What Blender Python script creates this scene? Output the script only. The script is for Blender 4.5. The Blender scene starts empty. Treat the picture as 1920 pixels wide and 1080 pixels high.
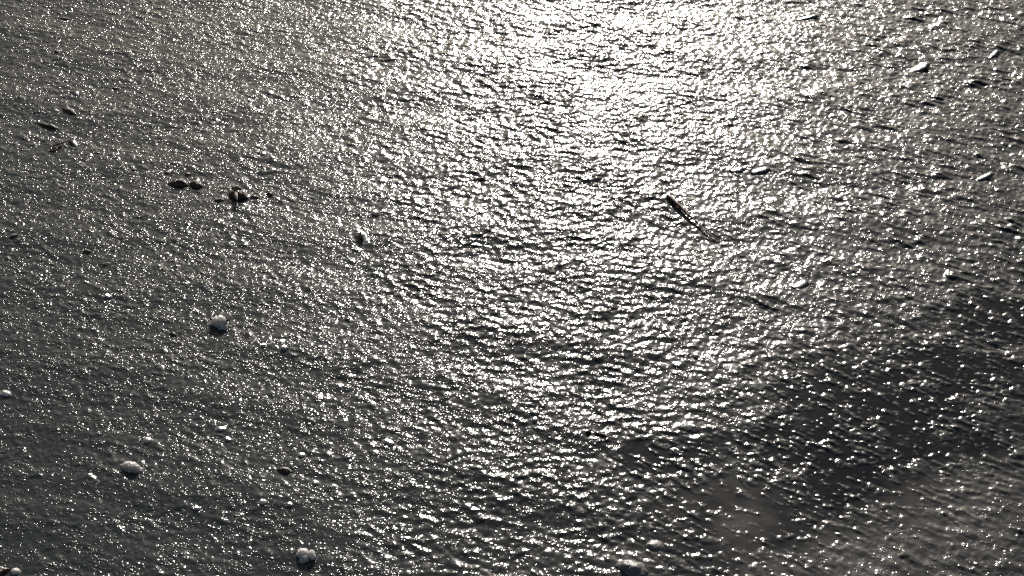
import bpy, bmesh, math, random
import numpy as np
from mathutils import Vector, Matrix, noise as mnoise

R = math.radians
scene = bpy.context.scene
COL = scene.collection

# ------------------------------------------------------------------ camera
CAM_H, PITCH, HFOV = 5.1, 35.0, 31.4
cam_d = bpy.data.cameras.new('camera')
cam_d.sensor_width = 36.0
cam_d.lens = 18.0 / math.tan(R(HFOV / 2))
cam_d.clip_start, cam_d.clip_end = 0.05, 3000.0
cam = bpy.data.objects.new('camera', cam_d)
COL.objects.link(cam)
cam.location = (0, 0, CAM_H)
cam.rotation_euler = (R(90 - PITCH), 0, 0)
scene.camera = cam

# ------------------------------------------------------------------ sky, sun, exposure
SUN_EL, SUN_AZ = 22.9, 3.0            # azimuth to the right of straight ahead (+Y)
world = bpy.data.worlds.new('World'); scene.world = world
world.use_nodes = True
wn = world.node_tree.nodes; wl = world.node_tree.links
sky = wn.new('ShaderNodeTexSky'); sky.sky_type = 'NISHITA'; sky.sun_disc = False
sky.sun_elevation = R(SUN_EL); sky.sun_rotation = R(SUN_AZ)
sky.air_density = 1.0; sky.dust_density = 2.0; sky.ozone_density = 1.0
bg = wn['Background']; bg.inputs['Strength'].default_value = 0.05
wl.new(sky.outputs[0], bg.inputs['Color'])
sun_d = bpy.data.lights.new('sun', 'SUN'); sun_d.energy = 5.0; sun_d.angle = R(0.53)
sun_d.color = (1.0, 0.95, 0.885)
sun = bpy.data.objects.new('sun', sun_d); COL.objects.link(sun)
to_sun = Vector((math.sin(R(SUN_AZ)) * math.cos(R(SUN_EL)), math.cos(R(SUN_AZ)) * math.cos(R(SUN_EL)), math.sin(R(SUN_EL))))
sun.rotation_euler = to_sun.to_track_quat('Z', 'Y').to_euler()
sun.location = to_sun * 40
vs = scene.view_settings
vs.view_transform = 'Standard'; vs.look = 'None'; vs.exposure = -0.30; vs.gamma = 1.0; vs.use_curve_mapping = False
scene.cycles.use_denoising = False
scene.cycles.max_bounces = 5
scene.cycles.diffuse_bounces = 2; scene.cycles.glossy_bounces = 3

# ------------------------------------------------------------------ where a spot of the ice lies
TH = math.tan(R(HFOV / 2))
cp, sp = math.cos(R(PITCH)), math.sin(R(PITCH))
def at(px, py, z=0.0):
    a = (px - 960) / 960 * TH; b = (540 - py) / 960 * TH
    d = Vector((a, cp + b * sp, -sp + b * cp))
    t = (z - CAM_H) / d.z
    return Vector((d.x * t, d.y * t, z))
def mpp(px, py):                       # metres for one photograph pixel there
    p = at(px, py); dep = p.y * cp + CAM_H * sp
    return dep * TH / 960

# ------------------------------------------------------------------ noise on arrays
_rng = np.random.RandomState(7)
_perm = _rng.permutation(4096).astype(np.int64)
_ang = _rng.rand(4096) * 2 * np.pi
_gx, _gy = np.cos(_ang).astype(np.float32), np.sin(_ang).astype(np.float32)
def perlin(x, y, seed=0):
    xi = np.floor(x).astype(np.int64); yi = np.floor(y).astype(np.int64)
    xf = (x - xi).astype(np.float32); yf = (y - yi).astype(np.float32)
    u = xf * xf * xf * (xf * (xf * 6 - 15) + 10); v = yf * yf * yf * (yf * (yf * 6 - 15) + 10)
    def g(ix, iy, fx, fy):
        h = _perm[(_perm[(ix + seed * 131) & 4095] + iy + seed * 17) & 4095]
        return _gx[h] * fx + _gy[h] * fy
    a = g(xi, yi, xf, yf); b = g(xi + 1, yi, xf - 1, yf)
    c = g(xi, yi + 1, xf, yf - 1); d = g(xi + 1, yi + 1, xf - 1, yf - 1)
    return (a + u * (b - a)) * (1 - v) + (c + u * (d - c)) * v
def smooth(e0, e1, x):
    t = np.clip((x - e0) / (e1 - e0), 0, 1); return t * t * (3 - 2 * t)

# ------------------------------------------------------------------ the frozen lake: one sheet with real relief
def axis(a, b, step, mids, far_lo, far_hi):
    core = list(np.arange(a, b + step / 2, step))
    lo, hi = [], []
    s, p = step, a
    while p > far_lo: s = min(s * mids, 60); p -= s; lo.append(p)
    s, p = step, core[-1]
    while p < far_hi: s = min(s * mids, 60); p += s; hi.append(p)
    return np.array(lo[::-1] + core + hi)
XS = axis(-3.45, 3.45, 0.0053, 1.045, -900, 900)
YS = axis(5.10, 10.75, 0.0066, 1.045, -300, 1800)
NX, NY = len(XS), len(YS)
GX, GY = np.meshgrid(XS, YS)
DX = np.gradient(XS); DY = np.gradient(YS)
SP = np.maximum(DX[None, :], DY[:, None])             # local grid spacing

def blob(px, py, rx, ry, rot=0.0):
    """soft patch on the ice, 1 in the middle, 0 beyond its rim (sizes in photograph pixels)"""
    c = at(px, py); m = mpp(px, py)
    ax, ay = rx * m, ry * m / 0.6
    dx, dy = GX - c.x, GY - c.y
    ca, sa = math.cos(rot), math.sin(rot)
    q = np.sqrt(((dx * ca + dy * sa) / ax) ** 2 + ((-dx * sa + dy * ca) / ay) ** 2)
    return 1 - q                                       # 0 on the rim
def rot(th):
    c, s = math.cos(R(th)), math.sin(R(th)); return GX * c + GY * s, -GX * s + GY * c

wx = perlin(GX / 0.35, GY / 0.35, 1); wy = perlin(GX / 0.35, GY / 0.35, 2)
w2x = perlin(GX / 0.09, GY / 0.09, 3); w2y = perlin(GX / 0.09, GY / 0.09, 4)
edge = 0.35 * perlin(GX / 0.22, GY / 0.16, 5) + 0.25 * perlin(GX / 0.07, GY / 0.05, 6)
# bare dark ice, cloudy ice
cl = np.maximum.reduce([blob(1660, 770, 300, 110, -0.45), blob(1380, 985, 230, 110, 0.1), blob(1800, 690, 240, 60, -0.3), blob(1880, 600, 150, 60, -0.3), blob(1270, 860, 130, 45, 0.2),
                        blob(1560, 880, 240, 120)])
CLEAR = smooth(-0.32, 0.50, cl + edge * 1.5)
mk = np.maximum.reduce([0.55 * blob(1370, 985, 150, 75), blob(1620, 1060, 300, 75, 0.25), blob(1800, 965, 200, 75, 0.4), blob(1185, 1060, 60, 40)])
MILK = smooth(-0.35, 0.85, mk + edge * 1.5)
# grainy frost towards the left, drawn-out ridges towards the right
xr = GX / (0.31 * (GY + 2.0))
LEFT = 1 - smooth(-0.62, 0.12, xr + 0.25 * wx)
RIGHT = smooth(0.02, 0.75, xr + 0.2 * wy)
MID = np.clip(1 - LEFT - RIGHT, 0, 1)
TOP = smooth(8.0, 10.5, GY)

def ridge(th, ls, lt, seed, warp=0.02):
    s, t = rot(th)
    s = s + warp * wx + 0.006 * w2x; t = t + warp * wy + 0.006 * w2y
    n = perlin(s / ls, t / lt, seed)
    n2 = perlin(s / (ls * .45), t / (lt * .5), seed + 1)
    return n + 0.32 * n2
H = 0.010 * perlin(rot(-12)[0] / 0.8, rot(-12)[1] / 0.33, 11) + 0.0035 * ridge(-14, 0.36, 0.13, 12, 0.05)
hm = 0.0073 * ridge(-18, 0.064, 0.042, 21)
hr = 0.0092 * ridge(-37, 0.098, 0.042, 25, 0.03)
hl = 0.0036 * ridge(-30, 0.060, 0.040, 29)
rid = hm * MID + hr * RIGHT + hl * LEFT
MOD = np.clip(0.85 + 1.3 * perlin(GX / 0.30, GY / 0.22, 51) + 0.7 * perlin(GX / 0.11, GY / 0.09, 52), 0.25, 1.6)
rid = rid * MOD
rid = rid + 0.35 * np.abs(rid)                        # rounder crests, flatter troughs
fade = 1 - smooth(0.012, 0.03, SP)
H = H * (1 - smooth(0.10, 0.3, SP)) * (1 - 0.8 * CLEAR) + rid * fade * (1 - CLEAR)
FINE = (1 - CLEAR) * fade
H += FINE * ((0.0022 * LEFT + 0.0008 * MID + 0.0010 * RIGHT) * perlin(rot(-25)[0] / 0.021, rot(-25)[1] / 0.028, 33)
             + 0.0032 * (MID + 0.7 * RIGHT) * perlin(rot(-25)[0] / 0.027, rot(-25)[1] / 0.032, 35))

# drops and spurs frozen onto the sheet, blunt towards the upper left and drawn out to the lower right
rs = np.random.RandomState(3)
CLI = CLEAR
def nearest(x, y):
    return min(max(int(np.searchsorted(XS, x)), 0), NX - 1), min(max(int(np.searchsorted(YS, y)), 0), NY - 1)
BUMP = np.zeros_like(H)
def stamp(x, y, L, W, A, th):
    i0, j0 = nearest(x - L * 1.3, y - L * 1.3); i1, j1 = nearest(x + L * 1.3, y + L * 1.3)
    if i1 - i0 < 3 or j1 - j0 < 3: return
    gx, gy = GX[j0:j1, i0:i1] - x, GY[j0:j1, i0:i1] - y
    c, s = math.cos(th), math.sin(th)
    a = gx * c + gy * s; b = -gx * s + gy * c + 0.25 * W * np.sin(a / L * 4 + x * 50)
    w = W * np.where(a < 0, np.sqrt(np.clip(1 - (a / (0.45 * W)) ** 2, 0.0, 1)), np.clip(1 - a / L, 0, 1) ** 0.7) + 1e-6
    q = np.clip(1 - (b / w) ** 2, 0, 1)
    q = np.where((a < -0.45 * W) | (a > L), 0, q)
    hh = A * np.sqrt(q + 1e-9) * np.clip(w / W, 0, 1) * (q > 0)
    BUMP[j0:j1, i0:i1] = np.maximum(BUMP[j0:j1, i0:i1], hh)
n_st = 0
for _ in range(48000):
    x = rs.uniform(-3.4, 3.4); y = rs.uniform(5.1, 10.7)
    i, j = nearest(x, y); c = CLI[j, i]; r = RIGHT[j, i]
    patch = perlin(np.array([x / 0.16]), np.array([y / 0.11]), 41)[0]
    p = 0.008 + 0.065 * r + 0.50 * c * (patch > 0.02) + 0.05 * c
    if rs.rand() > p: continue
    k = rs.rand()
    L = rs.uniform(0.010, 0.034) + (rs.uniform(0.02, 0.06) if k > 0.8 else 0)
    W = L * rs.uniform(0.2, 0.4); A = min(W * rs.uniform(0.15, 0.32), 0.0045)
    stamp(x, y, L, W, A, R(rs.normal(-38, 9))); n_st += 1
# where the crust thins out only the tops of the ridges stand on the bare ice
nr = ridge(-38, 0.075, 0.032, 61, 0.03) + 0.45 * perlin(rot(-38)[0] / 0.022, rot(-38)[1] / 0.014, 64) + 0.5 * perlin(GX / 0.20, GY / 0.15, 63)
thr = -0.38 + 0.62 * smooth(-0.3, 0.75, cl + edge)
tops = np.clip(nr - thr, 0, 0.6)
tops = 0.0100 * tops ** 0.8 * CLEAR * fade
BUMP = BUMP * (1 + 0.8 * perlin(GX / 0.016, GY / 0.014, 66))
BUMP = np.maximum(BUMP, tops)
H += BUMP

mesh = bpy.data.meshes.new('ice_sheet')
nv = NX * NY
co = np.stack([GX, GY, H], -1).reshape(-1).astype(np.float32)
idx = np.arange(nv, dtype=np.int32).reshape(NY, NX)
quads = np.stack([idx[:-1, :-1], idx[:-1, 1:], idx[1:, 1:], idx[1:, :-1]], -1).reshape(-1)
nq = len(quads) // 4
mesh.vertices.add(nv); mesh.vertices.foreach_set('co', co)
mesh.loops.add(nq * 4); mesh.loops.foreach_set('vertex_index', quads)
mesh.polygons.add(nq); mesh.polygons.foreach_set('loop_start', np.arange(0, nq * 4, 4, dtype=np.int32))
mesh.polygons.foreach_set('use_smooth', np.ones(nq, dtype=bool))
mesh.update(calc_edges=True)
THIN = smooth(0.0, 0.9, np.maximum(blob(120, 960, 900, 460), 0.8 * blob(900, 1120, 900, 330)) + 0.3 * edge)
DROP = np.clip(BUMP / 0.0015, 0, 1)
for nm, arr in (('clear', CLEAR), ('drop', DROP), ('thin', THIN), ('right', RIGHT), ('milk', MILK), ('left', LEFT), ('dense', fade)):
    a = mesh.attributes.new(nm, 'FLOAT', 'POINT'); a.data.foreach_set('value', arr.reshape(-1).astype(np.float32))
ice = bpy.data.objects.new('ice_sheet', mesh); COL.objects.link(ice)
ice['kind'] = 'structure'
ice['label'] = 'glittering grey sheet of rippled frosty lake ice'
def ground(x, y):
    i, j = nearest(x, y); return float(H[j, i])

# ------------------------------------------------------------------ node helpers
class NT:
    def __init__(s, name):
        s.m = bpy.data.materials.new(name); s.m.use_nodes = True
        s.t = s.m.node_tree; s.n = s.t.nodes; s.b = s.n['Principled BSDF']
    def node(s, kind, **kw):
        n = s.n.new(kind)
        for k, v in kw.items(): setattr(n, k, v)
        return n
    def put(s, sock, v):
        if hasattr(v, 'is_output'): s.t.links.new(v, sock)
        elif v is not None: sock.default_value = v
    def math(s, op, a, b=None, c=None, clamp=False):
        n = s.node('ShaderNodeMath', operation=op, use_clamp=clamp)
        for k, v in enumerate((a, b, c)): s.put(n.inputs[k], v)
        return n.outputs[0]
    def attr(s, nm): return s.node('ShaderNodeAttribute', attribute_name=nm).outputs['Fac']
    def mapping(s, rz, sc, vec=None):
        if vec is None: vec = s.node('ShaderNodeTexCoord').outputs['Object']
        r = s.node('ShaderNodeMapping'); r.inputs['Rotation'].default_value = (0, 0, R(rz)); s.put(r.inputs['Vector'], vec)
        q = s.node('ShaderNodeMapping'); q.inputs['Scale'].default_value = sc; s.put(q.inputs['Vector'], r.outputs[0])
        return q.outputs[0]
    def noise(s, vec, scale=1.0, detail=2.0, rough=0.5):
        n = s.node('ShaderNodeTexNoise'); s.put(n.inputs['Vector'], vec)
        n.inputs['Scale'].default_value = scale; n.inputs['Detail'].default_value = detail; n.inputs['Roughness'].default_value = rough
        return n.outputs['Fac']
    def beads(s, vec, height, power, radius=0.5, seed=None):
        v = s.node('ShaderNodeTexVoronoi', voronoi_dimensions='2D', feature='F1'); s.put(v.inputs['Vector'], vec)
        v.inputs['Scale'].default_value = 1.0
        d = s.math('DIVIDE', v.outputs['Distance'], radius)
        dome = s.math('SUBTRACT', 1.0, s.math('MULTIPLY', d, d), clamp=True)
        sep = s.node('ShaderNodeSeparateColor'); s.put(sep.inputs[0], v.outputs['Color'])
        rnd = s.math('POWER', sep.outputs[0], power)
        return s.math('MULTIPLY', s.math('MULTIPLY', dome, rnd), height)
    def mix(s, f, a, b):
        n = s.node('ShaderNodeMix', data_type='RGBA'); s.put(n.inputs[0], f); s.put(n.inputs[6], a); s.put(n.inputs[7], b)
        return n.outputs[2]
    def mixf(s, f, a, b):
        n = s.node('ShaderNodeMix', data_type='FLOAT'); s.put(n.inputs[0], f); s.put(n.inputs[2], a); s.put(n.inputs[3], b)
        return n.outputs[0]
    def bump(s, h, strength=1.0, dist=1.0):
        n = s.node('ShaderNodeBump'); n.inputs['Strength'].default_value = strength; n.inputs['Distance'].default_value = dist
        s.put(n.inputs['Height'], h); return n.outputs[0]

# ------------------------------------------------------------------ ice
def ice_material():
    N = NT('ice')
    clear, milk, left, dense, drop, right, thin = (N.attr(k) for k in ('clear', 'milk', 'left', 'dense', 'drop', 'right', 'thin'))
    frost = N.math('MAXIMUM', N.math('SUBTRACT', 1.0, clear), N.math('MULTIPLY', drop, 0.55))
    # fine relief: small drops and frost grains, thick in some patches and thin in others
    v1 = N.mapping(28, (1 / 0.020, 1 / 0.0155, 1))
    v2 = N.mapping(20, (1 / 0.0115, 1 / 0.0095, 1))
    b1 = N.beads(v1, 0.0029, 2.2, 0.55)
    b2 = N.beads(v2, 0.0019, 2.2, 0.5)
    pn = N.noise(N.mapping(25, (1 / 0.12, 1 / 0.065, 1)), 1.0, 3.0, 0.55)
    patch = N.node('ShaderNodeMapRange'); patch.interpolation_type = 'SMOOTHSTEP'
    N.put(patch.inputs[0], pn); patch.inputs[1].default_value = 0.40; patch.inputs[2].default_value = 0.56
    patch.inputs[3].default_value = 0.25; patch.inputs[4].default_value = 1.0
    cover = N.math('MULTIPLY', N.math('MULTIPLY_ADD', frost, 0.90, 0.10), N.math('MULTIPLY', patch.outputs[0], N.math('MULTIPLY_ADD', thin, -0.38, 1.0)))
    h = N.math('MULTIPLY', N.math('ADD', N.math('MULTIPLY', b1, N.math('MULTIPLY_ADD', left, 0.46, 0.58)), N.math('MULTIPLY', b2, N.math('MULTIPLY_ADD', left, 0.85, 0.40))), cover)
    # far ice outside the finely built stretch keeps the same ripple
    v3 = N.mapping(28, (1 / 0.10, 1 / 0.045, 1))
    rip = N.math('MULTIPLY', N.noise(v3, 1.0, 2.0, 0.45), 0.012)
    h = N.math('ADD', h, N.math('MULTIPLY', rip, N.math('SUBTRACT', 1.0, dense)))
    nrm = N.bump(h)
    # colour: dark lake under clear ice, greyer frost, cloudy patches
    cloud = N.noise(N.mapping(0, (1, 1, 1)), 5.0, 5.0, 0.6)
    frostc = N.mix(left, (0.036, 0.038, 0.037, 1), (0.043, 0.049, 0.047, 1))
    c = N.mix(N.math('MULTIPLY', clear, N.math('MULTIPLY_ADD', drop, -0.8, 1.0)), frostc, (0.004, 0.0062, 0.0095, 1))
    c = N.mix(N.math('MULTIPLY', milk, N.math('MULTIPLY', cloud, 1.7, clamp=True)), c, (0.125, 0.118, 0.108, 1))
    N.put(N.b.inputs['Base Color'], c)
    N.b.inputs['Roughness'].default_value = 0.38
    sheen = N.math('ADD', N.math('MULTIPLY_ADD', left, 0.014, N.math('MULTIPLY_ADD', right, 0.065, 0.024)), N.math('MULTIPLY', drop, 0.07))
    N.put(N.b.inputs['Specular IOR Level'], N.math('MULTIPLY', sheen, frost))
    N.b.inputs['IOR'].default_value = 1.31
    N.b.inputs['Coat Weight'].default_value = 1.0
    N.b.inputs['Coat IOR'].default_value = 1.31
    N.b.inputs['Coat Roughness'].default_value = 0.136
    N.put(N.b.inputs['Normal'], nrm); N.put(N.b.inputs['Coat Normal'], nrm)
    return N.m
mesh.materials.append(ice_material())

# ------------------------------------------------------------------ materials of what lies on the ice
def plant_material(name, c1, c2, rough=0.6, scale=60, spec=0.12):
    N = NT(name)
    vec = N.node('ShaderNodeTexCoord').outputs['Object']
    n = N.noise(vec, scale, 4.0, 0.6)
    ramp = N.math('MULTIPLY_ADD', n, 2.4, -0.7, clamp=True)
    N.put(N.b.inputs['Base Color'], N.mix(ramp, (*c1, 1), (*c2, 1)))
    N.b.inputs['Roughness'].default_value = rough
    N.put(N.b.inputs['Normal'], N.bump(N.noise(vec, scale * 2.5, 3.0, 0.6), 0.6, 0.004))
    N.b.inputs['Specular IOR Level'].default_value = spec
    return N.m
BARK = plant_material('bark', (0.10, 0.045, 0.028), (0.34, 0.16, 0.095), 0.45, spec=0.3)
STEM = plant_material('dry_stem', (0.16, 0.085, 0.045), (0.42, 0.27, 0.16), 0.35, spec=0.4)
LEAF = plant_material('dead_leaf', (0.040, 0.026, 0.018), (0.24, 0.145, 0.095), 0.42, spec=0.22)
PALE = plant_material('pale_leaf', (0.13, 0.085, 0.070), (0.30, 0.215, 0.185), 0.5)
STRAW = plant_material('straw', (0.045, 0.040, 0.015), (0.15, 0.115, 0.050), 0.45)
RED = plant_material('reddish_stalk', (0.030, 0.012, 0.009), (0.11, 0.045, 0.032), 0.45)
MOSS = plant_material('moss', (0.015, 0.022, 0.004), (0.07, 0.085, 0.015), 0.8)

def snow_material(name, col, coat, grain, sub):
    N = NT(name)
    vec = N.node('ShaderNodeTexCoord').outputs['Object']
    n = N.noise(vec, 45.0, 4.0, 0.6)
    N.put(N.b.inputs['Base Color'], N.mix(n, (*[v * 0.72 for v in col], 1), (*col, 1)))
    N.b.inputs['Roughness'].default_value = 0.5
    N.b.inputs['IOR'].default_value = 1.31
    N.b.inputs['Subsurface Weight'].default_value = sub
    N.b.inputs['Subsurface Radius'].default_value = (1.0, 1.0, 1.0)
    N.b.inputs['Subsurface Scale'].default_value = 0.045
    N.b.inputs['Coat Weight'].default_value = coat
    N.b.inputs['Coat IOR'].default_value = 1.31
    N.b.inputs['Coat Roughness'].default_value = 0.16
    v = N.node('ShaderNodeTexVoronoi', feature='F1'); N.put(v.inputs['Vector'], vec); v.inputs['Scale'].default_value = 120.0
    g = N.math('MULTIPLY', v.outputs['Distance'], -grain)
    g = N.math('ADD', g, N.math('MULTIPLY', N.noise(vec, 60.0, 3.0, 0.6), grain * 1.5))
    nb = N.bump(g); N.put(N.b.inputs['Normal'], nb); N.put(N.b.inputs['Coat Normal'], nb)
    return N.m
SNOW = snow_material('crusted_snow', (0.86, 0.79, 0.72), 0.6, 0.0022, 0.9)
ICYSNOW = snow_material('icy_snow', (0.72, 0.67, 0.61), 1.0, 0.0016, 0.7)
LUMP = snow_material('lump_ice', (0.55, 0.52, 0.48), 1.0, 0.00022, 0.6)
CLOUDY = snow_material('cloudy_ice', (0.27, 0.25, 0.228), 1.0, 0.0016, 0.5)
GLASS = snow_material('glazed_ice', (0.16, 0.16, 0.16), 1.0, 0.0006, 0.0)

# ------------------------------------------------------------------ object helpers
def link(name, bm, mat, parent=None, smooth_on=True):
    me = bpy.data.meshes.new(name); bm.to_mesh(me); bm.free()
    for p in me.polygons: p.use_smooth = smooth_on
    me.materials.append(mat)
    o = bpy.data.objects.new(name, me); COL.objects.link(o)
    if parent is not None: o.parent = parent
    return o
def tag(o, label, cat, group=None):
    o['label'] = label; o['category'] = cat
    if group: o['group'] = group
    return o
def root(name, loc, label, cat, group=None):
    o = bpy.data.objects.new(name, None); COL.objects.link(o); o.location = loc
    o.empty_display_size = 0.03
    return tag(o, label, cat, group)
def on_ice(px, py, up=0.0):
    """the point of the ice surface (plus up) seen at that spot of the photograph"""
    z = up
    for _ in range(4):
        p = at(px, py, z); z = ground(p.x, p.y) + up
    return at(px, py, z)
def tube(pts, radii, seg=8, flat=1.0, rough=0.12, seed=0):
    bm = bmesh.new(); rings = []
    n = len(pts)
    for k, (p, r) in enumerate(zip(pts, radii)):
        d = (pts[min(k + 1, n - 1)] - pts[max(k - 1, 0)]).normalized()
        a = d.cross(Vector((0, 0, 1))).normalized(); b = a.cross(d).normalized()
        ring = []
        for q in range(seg):
            t = 2 * math.pi * q / seg
            rr = r * (1 + rough * mnoise.noise(p * 90 + Vector((q * 1.7, seed, k * 0.6))))
            ring.append(bm.verts.new(p + a * (math.cos(t) * rr) + b * (math.sin(t) * rr * flat)))
        rings.append(ring)
    for r0, r1 in zip(rings, rings[1:]):
        for q in range(seg): bm.faces.new((r0[q], r0[(q + 1) % seg], r1[(q + 1) % seg], r1[q]))
    bm.faces.new(rings[0][::-1]); bm.faces.new(rings[-1])
    return bm
def resample(pts, n):
    out = []
    for k in range(n):
        u = k / (n - 1) * (len(pts) - 1); i = min(int(u), len(pts) - 2); f = u - i
        p0, p1, p2, p3 = pts[max(i - 1, 0)], pts[i], pts[i + 1], pts[min(i + 2, len(pts) - 1)]
        out.append(0.5 * ((2 * p1) + (p2 - p0) * f + (2 * p0 - 5 * p1 + 4 * p2 - p3) * f * f + (3 * p1 - p0 - 3 * p2 + p3) * f ** 3))
    return out
def lobed(lobes, amp, freq, seed, sub=4, floor=-0.35):
    """one closed lump: the outline of several rounded lobes, roughened"""
    bm = bmesh.new(); bmesh.ops.create_icosphere(bm, subdivisions=sub, radius=1.0)
    size = max(max(l[3:6]) for l in lobes)
    for v in bm.verts:
        d = v.co.normalized(); best = 0.05 * size
        for cx, cy, cz, rx, ry, rz in lobes:
            A = (d.x / rx) ** 2 + (d.y / ry) ** 2 + (d.z / rz) ** 2
            B = -2 * (d.x * cx / rx ** 2 + d.y * cy / ry ** 2 + d.z * cz / rz ** 2)
            C = (cx / rx) ** 2 + (cy / ry) ** 2 + (cz / rz) ** 2 - 1
            D = B * B - 4 * A * C
            if D > 0: best = max(best, (-B + math.sqrt(D)) / (2 * A))
        p = d * best
        q = p / size * freq + Vector((seed * 3.1, seed * 1.7, seed))
        k = mnoise.noise(q) + 0.5 * mnoise.noise(q * 2.3) + 0.3 * mnoise.noise(q * 5.1)
        v.co = p * (1 + amp * k)
        v.co.z = max(v.co.z, floor * size)
    return bm
def lump(name, px, py, w, hgt, label, cat, mat, seed, group=None, lobes=None, amp=0.16, freq=1.6, sub=4, tilt=0.0, asp=0.85, facet=0.0, foot=0.55):
    """a lump w pixels wide and standing hgt times its half width, frozen to the ice"""
    m = mpp(px, py); r = w * m / 2
    if lobes is None:
        rr = random.Random(seed)
        lobes = [(0, 0, 0, r, r * asp, r * hgt)]
        for _ in range(3):
            a = rr.uniform(0, 6.28); e = rr.uniform(0.3, 0.55)
            lobes.append((math.cos(a) * r * e, math.sin(a) * r * e * asp, r * hgt * rr.uniform(0, 0.35), r * rr.uniform(0.45, 0.65), r * asp * rr.uniform(0.45, 0.65), r * hgt * rr.uniform(0.5, 0.8)))
    else:
        lobes = [tuple(v * r for v in l) for l in lobes]
    bm = lobed(lobes, amp, freq, seed, sub)
    p = on_ice(px, py, r * hgt * 0.22)
    if facet > 0:                      # flattened halfway between sun and camera, shaped to give a large glint
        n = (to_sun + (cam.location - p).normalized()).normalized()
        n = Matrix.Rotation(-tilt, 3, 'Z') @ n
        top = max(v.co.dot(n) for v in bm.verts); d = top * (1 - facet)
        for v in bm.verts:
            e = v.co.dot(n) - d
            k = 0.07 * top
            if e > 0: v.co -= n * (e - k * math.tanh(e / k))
    rz = r * hgt
    for v in bm.verts:                 # a foot that runs out into the ice
        f = min(max((0.30 * rz - v.co.z) / (0.65 * rz), 0), 1)
        q = 1 + foot * f * f
        v.co.x *= q; v.co.y *= q
    o = link(name, bm, mat)
    o.location = p; o.rotation_euler.z = tilt
    return tag(o, label, cat, group)
def leaf(label, base, tip, w, mat=None, curl=1.3, lift=0.25, sign=1, seed=0, up=-0.001, cat='leaf', name='dead_leaf', group=None, stalk=0.35, crumple=0.25, tip_up=0.0, rim_frost=True):
    """a dry leaf from base to tip (photograph spots), w pixels wide: blade with thickness, midrib and stalk"""
    mat = mat or LEAF
    a, b = on_ice(*base, up), on_ice(*tip, up)
    m = mpp(*base); W = w * m / 2; Lv = b - a; Ln = Lv.length
    f = Lv.normalized(); side = Vector((0, 0, 1)).cross(f).normalized()
    r = root(name, a, label, cat, group)
    nu, nv2 = 14, 8
    def P(u, v):
        prof = W * (math.sin(math.pi * min(0.03 + 0.95 * u, 0.99)) ** 0.75)
        prof *= 0.8 + 0.55 * mnoise.noise(Vector((u * 7, seed * 1.9, 1 if v > 0 else 5)))
        ang = curl * v
        n = mnoise.noise(Vector((u * 4, v * 2.2, seed * 2.3)))
        z = (1 - math.cos(ang)) / curl * prof * (1 if sign > 0 else -1) + ((1 - math.cos(curl)) / curl * prof if sign < 0 else 0)
        z += 0.3 * lift * W * math.sin(math.pi * u) + crumple * W * n + tip_up * W * u * u
        return f * (Ln * u + crumple * W * 0.6 * mnoise.noise(Vector((v * 3, u * 3, seed)))) + side * (math.sin(ang) / curl * prof * 1.25) + Vector((0, 0, max(z - 0.25 * W * abs(v) ** 3, -0.012)))
    bm = bmesh.new(); th = 0.0012
    top = [[bm.verts.new(P(i / nu, -1 + 2 * j / nv2) + Vector((0, 0, th))) for j in range(nv2 + 1)] for i in range(nu + 1)]
    bot = [[bm.verts.new(v.co - Vector((0, 0, 2 * th))) for v in row] for row in top]
    for i in range(nu):
        for j in range(nv2):
            bm.faces.new((top[i][j], top[i + 1][j], top[i + 1][j + 1], top[i][j + 1]))
            bm.faces.new((bot[i][j], bot[i][j + 1], bot[i + 1][j + 1], bot[i + 1][j]))
    rim = [(i, 0) for i in range(nu)] + [(nu, j) for j in range(nv2)] + [(i, nv2) for i in range(nu, 0, -1)] + [(0, j) for j in range(nv2, 0, -1)]
    for (i, j), (k, l) in zip(rim, rim[1:] + rim[:1]):
        bm.faces.new((top[i][j], bot[i][j], bot[k][l], top[k][l]))
    bmesh.ops.recalc_face_normals(bm, faces=bm.faces)
    blade = link('blade', bm, mat, r)
    pts = [P(k / 8, 0) + Vector((0, 0, th * 1.5)) for k in range(9)]
    link('midrib', tube(pts, [0.0022 - 0.0002 * k for k in range(9)], 6), STEM if mat is PALE else RED, blade)
    if rim_frost:
        e = -1 if side.y < 0 else 1                     # the edge away from the viewer
        pts = [P(0.25 + 0.72 * k / 10, 0.55 * e) + Vector((0, 0, 0.003)) for k in range(11)]
        link('frost_rim', tube(pts, [W * 0.20 * (0.4 + math.sin(math.pi * k / 10)) * (1 + 0.5 * mnoise.noise(Vector((k * 1.3, seed, 0)))) for k in range(11)], 8, 0.6, 0.5, seed), ICYSNOW, r)
    if stalk > 0:
        s0 = P(0, 0); sp_ = [s0 + f * 0.002, s0 - f * (Ln * stalk * 0.5) + Vector((0, 0, W * 0.1)), s0 - f * (Ln * stalk) + side * W * 0.15 - Vector((0, 0, 0.002))]
        link('stalk', tube(resample(sp_, 7), [0.0024, 0.0022, 0.002, 0.0019, 0.0018, 0.0017, 0.0015], 6), RED, r)
    return r
def stalk_thing(name, label, pts, radii_px, mat, cat, ups=None, flat=1.0, seed=0, group=None, seg=8):
    ups = ups or [0.3] * len(pts)
    m = mpp(*pts[0])
    w = [on_ice(x, y, u * m) for (x, y), u in zip(pts, ups)]
    o0 = w[0].copy(); n = 4 * len(pts)
    ws = resample([p - o0 for p in w], n)
    rs_ = [float(np.interp(k / (n - 1) * (len(pts) - 1), range(len(pts)), radii_px)) * m for k in range(n)]
    o = link(name, tube(ws, rs_, seg, flat, 0.25, seed), mat); o.location = o0
    return tag(o, label, cat, group)

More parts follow.
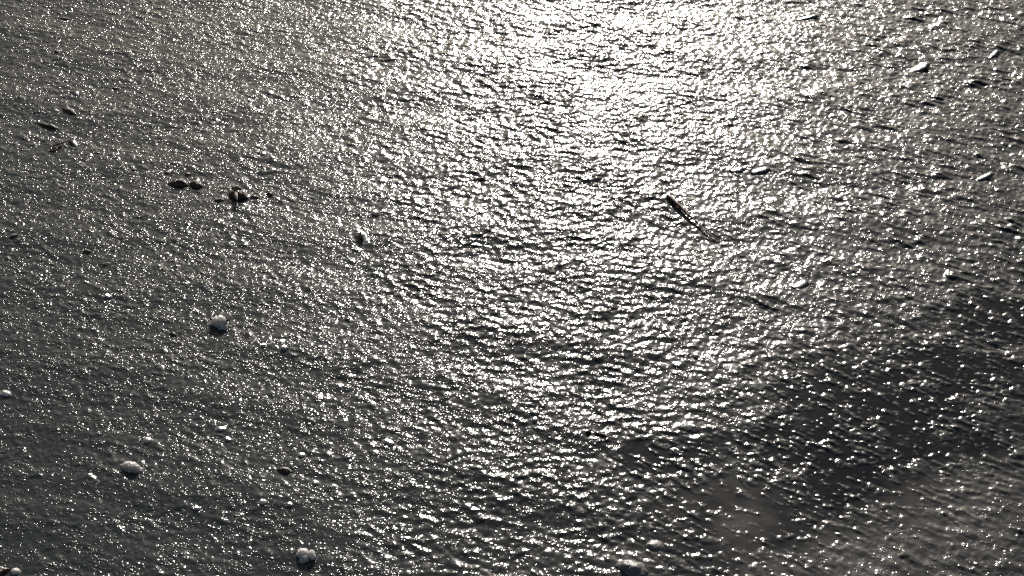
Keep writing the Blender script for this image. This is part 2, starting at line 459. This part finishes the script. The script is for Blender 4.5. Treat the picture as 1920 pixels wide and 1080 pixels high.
# ------------------------------------------------------------------ the long twig
tw = [(1251, 366), (1263, 376), (1278, 390), (1291, 403), (1304, 414), (1317, 427), (1329, 438), (1340, 446), (1350, 452)]
up = [3.5, 4.5, 4.5, 4.2, 4, 3.6, 3.2, 2.8, 1.2]
m0 = mpp(1290, 403)
W_ = [on_ice(x, y, u * m0) for (x, y), u in zip(tw, up)]
tr = root('twig', W_[0], 'long brown twig lying slanted on the bright ice right of centre', 'twig')
loc = [p - W_[0] for p in W_]
link('stem', tube(resample(loc[2:8], 26), [m0 * float(np.interp(k, (0, 12, 25), (1.9, 1.7, 1.3))) for k in range(26)], 9, 1.0, 0.25, 2), STEM, tr)
bk = link('bark', tube(resample(loc[0:5], 26), [m0 * float(np.interp(k, (0, 2, 9, 16, 25), (2.2, 3.7, 3.4, 2.5, 2.0))) for k in range(26)], 10, 1.0, 0.45, 5), BARK, tr)
link('tip', tube(resample(loc[7:9], 8), [m0 * float(np.interp(k, (0, 7), (1.7, 0.4))) for k in range(8)], 7, 1.0, 0.3, 4), BARK, tr)
for k, f in ((3, 0.4), (4, 0.2), (5, 0.6)):
    p = loc[k].lerp(loc[k + 1], f)
    b = bmesh.new(); bmesh.ops.create_icosphere(b, subdivisions=2, radius=m0 * 1.5)
    for v in b.verts: v.co.z *= 0.8; v.co += p + Vector((0, 0, m0 * 1.6))
    link('bud', b, STEM, tr)

# ------------------------------------------------------------------ dry plants at the far left
leaf('folded olive and brown grass blade at the far left, above a thin reddish stalk', (71, 232), (110, 243), 11, STRAW, 1.5, 0.5, -1, 3, cat='grass blade', name='grass_blade', stalk=0.15)
stalk_thing('dry_stalk', 'thin reddish stalk slanting upwards just below the folded grass blade', [(99, 273), (111, 270), (124, 265), (136, 260)], [1.2, 1.7, 1.6, 0.9], RED, 'stalk', [2, 4, 4, 2])
stalk_thing('rootlet', 'black hooked rootlet lying under the thin reddish stalk at the far left', [(93, 282), (103, 282), (108, 277), (114, 273)], [1.0, 1.4, 1.2, 0.7], LEAF, 'rootlet', [1, 1.5, 1.5, 1])
leaf('frost-caked brown leaf scrap, uppermost of the plant bits at far left', (117, 203), (143, 216), 13, LEAF, 1.2, 0.5, -1, 5, stalk=0)
leaf('thin dark leaf sliver near the top left corner of the ice', (112, 35), (132, 37), 6, LEAF, 1.0, 0.4, -1, 6, stalk=0)
leaf('tiny dark leaf sliver high on the left, between the corner and the glare', (210, 166), (226, 167), 6, STRAW, 1.0, 0.4, -1, 7, stalk=0)
leaf('small black leaf crumb under the top left corner sliver', (101, 97), (112, 99), 6, LEAF, 1.0, 0.5, -1, 8, stalk=0)
leaf('dark leaf scrap at the left edge beside a short pale stick', (18, 447), (34, 440), 10, LEAF, 1.2, 0.6, -1, 9, stalk=0)
stalk_thing('short_stick', 'short pale stick at the left edge below a dark leaf scrap', [(26, 448), (32, 448.5), (39, 450)], [0.9, 1.0, 0.9], PALE, 'stick', [3, 3, 2])
leaf('dark leaf scrap with a pale flake, left, above the tan curled scrap', (156, 472), (171, 473), 9, LEAF, 1.3, 0.6, -1, 10, stalk=0)
leaf('tan curled leaf scrap shaped like a tiny boat, left side below a dark scrap', (188, 496), (208, 495), 10, PALE, 1.2, 0.2, 1, 11, stalk=0.2, crumple=0.15)

# ------------------------------------------------------------------ the row of dead leaves left of centre
DG = 'dead leaves in the dark row'
leaf('long crumpled dark leaf at the left end of the leaf row', (314, 345), (353, 348), 17, LEAF, 1.5, 0.7, -1, 12, stalk=0.15, crumple=0.7, group=DG)
leaf('arched curled leaf with a hollow, second from left in the leaf row', (355, 346), (380, 351), 18, LEAF, 1.5, 1.0, -1, 13, stalk=0, crumple=0.3, group=DG)
leaf('dark upright crumpled leaf, tallest of the leaf row', (430, 366), (464, 372), 25, LEAF, 1.4, 0.9, -1, 14, stalk=0, crumple=0.8, group=DG)
leaf('pinkish pale leaf flap hanging on the tallest dark leaf', (441, 358), (444, 376), 9, PALE, 0.9, 0.8, -1, 15, stalk=0, crumple=0.3, up=0.03, group=DG)
leaf('dark folded leaf tip on top of the tallest dark leaf', (434, 354), (452, 354), 11, LEAF, 1.4, 0.7, -1, 16, stalk=0, up=0.022, group=DG)
leaf('small dark half-sunken leaf sliver below the middle of the leaf row', (402, 377), (421, 376), 8, LEAF, 1.2, 0.5, -1, 17, stalk=0, group=DG)
leaf('flat little leaf crumb between the tallest leaf and the round seed', (469, 369), (487, 372), 8, LEAF, 1.2, 0.5, -1, 18, stalk=0, group=DG)
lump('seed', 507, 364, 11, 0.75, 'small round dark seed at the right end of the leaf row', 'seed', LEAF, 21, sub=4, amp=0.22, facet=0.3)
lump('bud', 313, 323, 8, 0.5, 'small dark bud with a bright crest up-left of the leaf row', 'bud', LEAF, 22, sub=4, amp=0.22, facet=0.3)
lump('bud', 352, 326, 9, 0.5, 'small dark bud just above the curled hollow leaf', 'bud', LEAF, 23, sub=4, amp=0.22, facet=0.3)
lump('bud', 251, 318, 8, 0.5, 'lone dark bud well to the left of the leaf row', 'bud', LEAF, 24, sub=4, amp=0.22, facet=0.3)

# ------------------------------------------------------------------ other plant bits
st = root('stalk_stub', on_ice(676, 446), 'pale broken stalk stub with a dark foot under a bright frost crest', 'stalk')
m1 = mpp(676, 446)
link('stub', tube(resample([Vector((0, 0, -2 * m1)), Vector((0, 2 * m1, 6 * m1)), Vector((0, 4 * m1, 12 * m1))], 9), [2.3 * m1 - 0.05 * m1 * k for k in range(9)], 9, 1, 0.3, 3), STEM, st)
m1 *= 0.75
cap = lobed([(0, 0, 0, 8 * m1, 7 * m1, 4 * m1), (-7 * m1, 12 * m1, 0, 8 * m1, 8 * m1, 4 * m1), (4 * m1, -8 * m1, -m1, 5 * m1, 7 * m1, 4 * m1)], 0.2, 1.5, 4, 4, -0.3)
nh = (to_sun + (cam.location - st.location).normalized()).normalized()  # cap is cut flat along this so its shape flashes the sun
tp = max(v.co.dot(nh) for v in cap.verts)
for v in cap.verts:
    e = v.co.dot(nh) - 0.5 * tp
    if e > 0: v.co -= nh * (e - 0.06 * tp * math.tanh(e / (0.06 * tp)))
    v.co += Vector((0, 10 * m1, 8 * m1))
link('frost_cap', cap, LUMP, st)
leaf('dark crumpled leaf scrap low on the left, right of the sparkling snow lump', (522, 882), (549, 887), 15, LEAF, 1.4, 0.8, -1, 19, stalk=0.1, crumple=0.6)
leaf('small brown husk lying left of the biggest snow lump', (318, 625), (330, 630), 9, LEAF, 1.3, 0.7, -1, 20, stalk=0)
leaf('pinkish leaf sliver on the hazy patch below left of the biggest snow lump', (288, 671), (299, 664), 5, PALE, 0.9, 0.4, -1, 25, stalk=0)
leaf('red brown curved leaf rim in the lower middle of the ice', (1116, 813), (1142, 821), 9, RED, 1.3, 0.8, -1, 26, stalk=0)
lump('moss_tuft', 1103, 811, 9, 0.8, 'tiny green moss tuft touching the red brown leaf rim', 'moss', MOSS, 27, sub=3, amp=0.4, freq=3)
leaf('black leaf poking in at the bottom left corner', (-26, 1083), (20, 1068), 20, LEAF, 1.4, 0.9, -1, 28, stalk=0, crumple=0.2)

# ------------------------------------------------------------------ lumps of snow
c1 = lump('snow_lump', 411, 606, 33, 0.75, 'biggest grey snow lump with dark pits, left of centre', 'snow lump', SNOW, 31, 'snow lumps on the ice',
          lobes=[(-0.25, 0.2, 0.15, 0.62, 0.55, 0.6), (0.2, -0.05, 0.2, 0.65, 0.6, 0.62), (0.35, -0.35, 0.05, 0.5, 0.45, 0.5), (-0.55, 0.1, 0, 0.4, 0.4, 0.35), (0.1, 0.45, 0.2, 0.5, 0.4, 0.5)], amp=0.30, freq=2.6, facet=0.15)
mm = mpp(411, 606)
for (dx, dy, dz, rr) in ((-15, 2, 8, 3.2), (14, -6, 4, 2.6), (15, -2, 7, 2.2)):  # dark bits: dirt, plus the shade in the pits built as solid crumbs
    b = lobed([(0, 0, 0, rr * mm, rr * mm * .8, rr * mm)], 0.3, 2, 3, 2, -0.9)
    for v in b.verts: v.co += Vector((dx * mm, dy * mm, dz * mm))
    link('dirt_pit_shade', b, LEAF, c1)
link('straw', tube(resample([Vector((8, 8, 13)) * mm, Vector((15, 2, 10)) * mm, Vector((23, -8, 2)) * mm], 9), [1.0 * mm] * 9, 6), STRAW, c1)
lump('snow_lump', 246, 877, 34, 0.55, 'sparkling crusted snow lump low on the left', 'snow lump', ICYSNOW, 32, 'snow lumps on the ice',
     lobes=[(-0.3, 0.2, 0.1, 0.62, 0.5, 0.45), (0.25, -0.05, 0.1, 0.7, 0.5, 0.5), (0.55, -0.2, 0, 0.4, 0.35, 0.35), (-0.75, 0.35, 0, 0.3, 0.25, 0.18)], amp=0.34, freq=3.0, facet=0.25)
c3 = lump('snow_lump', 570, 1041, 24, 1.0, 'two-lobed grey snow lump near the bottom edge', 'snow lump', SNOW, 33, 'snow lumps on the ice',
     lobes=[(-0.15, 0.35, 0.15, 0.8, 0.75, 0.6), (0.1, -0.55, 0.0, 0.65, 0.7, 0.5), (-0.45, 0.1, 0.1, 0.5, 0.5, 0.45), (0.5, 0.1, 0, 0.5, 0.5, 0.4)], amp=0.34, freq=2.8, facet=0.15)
m3 = mpp(570, 1041)
b = lobed([(0, 0, 0, 7 * m3, 8 * m3, 8 * m3), (3 * m3, -4 * m3, -2 * m3, 6 * m3, 6 * m3, 5 * m3)], 0.32, 2.6, 5, 4, -0.8)
for v in b.verts: v.co += Vector((14 * m3, -1 * m3, 2.5 * m3))
link('side_lobe', b, SNOW, c3)
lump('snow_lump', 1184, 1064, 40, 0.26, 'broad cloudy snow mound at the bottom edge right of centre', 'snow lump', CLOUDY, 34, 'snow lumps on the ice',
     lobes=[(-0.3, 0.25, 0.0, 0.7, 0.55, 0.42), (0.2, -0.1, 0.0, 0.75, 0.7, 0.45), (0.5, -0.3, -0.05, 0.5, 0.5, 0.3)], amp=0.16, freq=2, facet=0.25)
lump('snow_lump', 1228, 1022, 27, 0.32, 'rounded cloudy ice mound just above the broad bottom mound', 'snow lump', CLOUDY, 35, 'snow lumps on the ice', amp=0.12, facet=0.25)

# ------------------------------------------------------------------ small glazed lumps of ice
LG = 'small bright ice lumps'
for k, (x, y, w, hg, asp, tl, lab, mt) in enumerate([
    (533, 652, 13, 0.8, 0.8, 0.0, 'bright round ice bead right of the biggest snow lump', LUMP),
    (495, 647, 9, 0.8, 0.8, 0.0, 'small ice bead between the biggest snow lump and a brighter bead', LUMP),
    (277, 825, 15, 0.7, 0.8, 0.0, 'bright ice bead just above the sparkling snow lump', ICYSNOW),
    (415, 804, 19, 0.5, 0.5, 0.1, 'flat bright ice drop, upper one of a close pair low on the left', LUMP),
    (427, 823, 13, 0.55, 0.6, -0.5, 'slanted bright ice drop, lower one of a close pair low on the left', LUMP),
    (493, 941, 14, 0.8, 0.8, 0.0, 'white ice bead, left one of the pair under the crumpled leaf scrap', ICYSNOW),
    (543, 945, 11, 0.7, 0.7, -0.3, 'white ice bead, right one of the pair under the crumpled leaf scrap', LUMP),
    (369, 953, 11, 0.8, 0.8, 0.0, 'lone ice bead low on the left, between the snow lumps', LUMP),
    (730, 830, 26, 0.45, 0.4, -0.55, 'long bright slanted ice drop in the lower middle left', LUMP),
    (1003, 787, 11, 0.9, 0.9, 0.0, 'greenish white ice bead in the lower middle, left of the moss', LUMP),
    (1304, 667, 11, 0.8, 0.8, 0.0, 'bright bead at the upper left rim of the bare dark ice', LUMP),
    (11, 737, 17, 0.6, 0.7, -0.3, 'bright icy knob on the left edge below the middle', ICYSNOW),
    (29, 1071, 15, 0.8, 0.8, 0.0, 'bright ice bead beside the black leaf in the bottom left corner', ICYSNOW),
    (202, 555, 13, 0.6, 0.6, -0.2, 'bright ice drop left of centre, below the tan curled scrap', LUMP),
    (566, 853, 13, 0.6, 0.7, 0.0, 'ice bead above and right of the crumpled leaf scrap', LUMP),
    (592, 905, 15, 0.6, 0.6, -0.4, 'slanted white drop right of the crumpled leaf scrap', LUMP),
    (1332, 1044, 9, 0.9, 0.9, 0.0, 'lone star-bright bead on the cloudy ice near the bottom', LUMP),
    (1572, 371, 15, 0.7, 0.8, 0.0, 'round white bead on the ridged ice at right, above the short shard', LUMP),
    (704, 399, 14, 0.7, 0.7, -0.4, 'bright frost knob up-right of the broken stalk stub', ICYSNOW)]):
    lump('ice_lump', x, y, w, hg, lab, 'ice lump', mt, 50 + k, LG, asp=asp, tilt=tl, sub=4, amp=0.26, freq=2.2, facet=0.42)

# ------------------------------------------------------------------ thin shards of ice standing in the ridged part
def shard(label, a, b, w, seed):
    pa, pb = on_ice(*a, 0.004), on_ice(*b, 0.004)
    c = (pa + pb) / 2
    n = (to_sun + (cam.location - c).normalized()).normalized()  # top face aimed to mirror the sun into the camera, for the bright streak
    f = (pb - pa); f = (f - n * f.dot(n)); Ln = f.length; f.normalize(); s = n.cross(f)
    W = w * mpp(*a) / 2 * 1.8; rr = random.Random(seed)
    N_ = 9; bm = bmesh.new(); top, bot = [], []
    for k in range(N_):
        u = k / (N_ - 1); pr = W * (0.35 + 0.65 * math.sin(math.pi * (0.12 + 0.8 * u))) * rr.uniform(0.75, 1.15)
        o = s * W * rr.uniform(-0.25, 0.25) + f * (Ln * (u - 0.5)) + n * rr.uniform(-0.0006, 0.0006)
        top.append([bm.verts.new(o + s * pr * q + n * (0.001 * (1 - q * q))) for q in (-1, -0.5, 0, 0.5, 1)])
        bot.append([bm.verts.new(o + s * (pr + 0.02) * q - n * 0.007) for q in (-1, 1)])
    for k in range(N_ - 1):
        for q in range(4): bm.faces.new((top[k][q], top[k + 1][q], top[k + 1][q + 1], top[k][q + 1]))
        bm.faces.new((top[k][0], bot[k][0], bot[k + 1][0], top[k + 1][0])); bm.faces.new((top[k][4], top[k + 1][4], bot[k + 1][1], bot[k][1]))
        bm.faces.new((bot[k][0], bot[k][1], bot[k + 1][1], bot[k + 1][0]))
    bm.faces.new([*top[0], bot[0][1], bot[0][0]]); bm.faces.new([*top[-1][::-1], bot[-1][0], bot[-1][1]])
    bmesh.ops.recalc_face_normals(bm, faces=bm.faces)
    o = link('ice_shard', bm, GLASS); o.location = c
    return tag(o, label, 'ice shard', 'bright ice shards')
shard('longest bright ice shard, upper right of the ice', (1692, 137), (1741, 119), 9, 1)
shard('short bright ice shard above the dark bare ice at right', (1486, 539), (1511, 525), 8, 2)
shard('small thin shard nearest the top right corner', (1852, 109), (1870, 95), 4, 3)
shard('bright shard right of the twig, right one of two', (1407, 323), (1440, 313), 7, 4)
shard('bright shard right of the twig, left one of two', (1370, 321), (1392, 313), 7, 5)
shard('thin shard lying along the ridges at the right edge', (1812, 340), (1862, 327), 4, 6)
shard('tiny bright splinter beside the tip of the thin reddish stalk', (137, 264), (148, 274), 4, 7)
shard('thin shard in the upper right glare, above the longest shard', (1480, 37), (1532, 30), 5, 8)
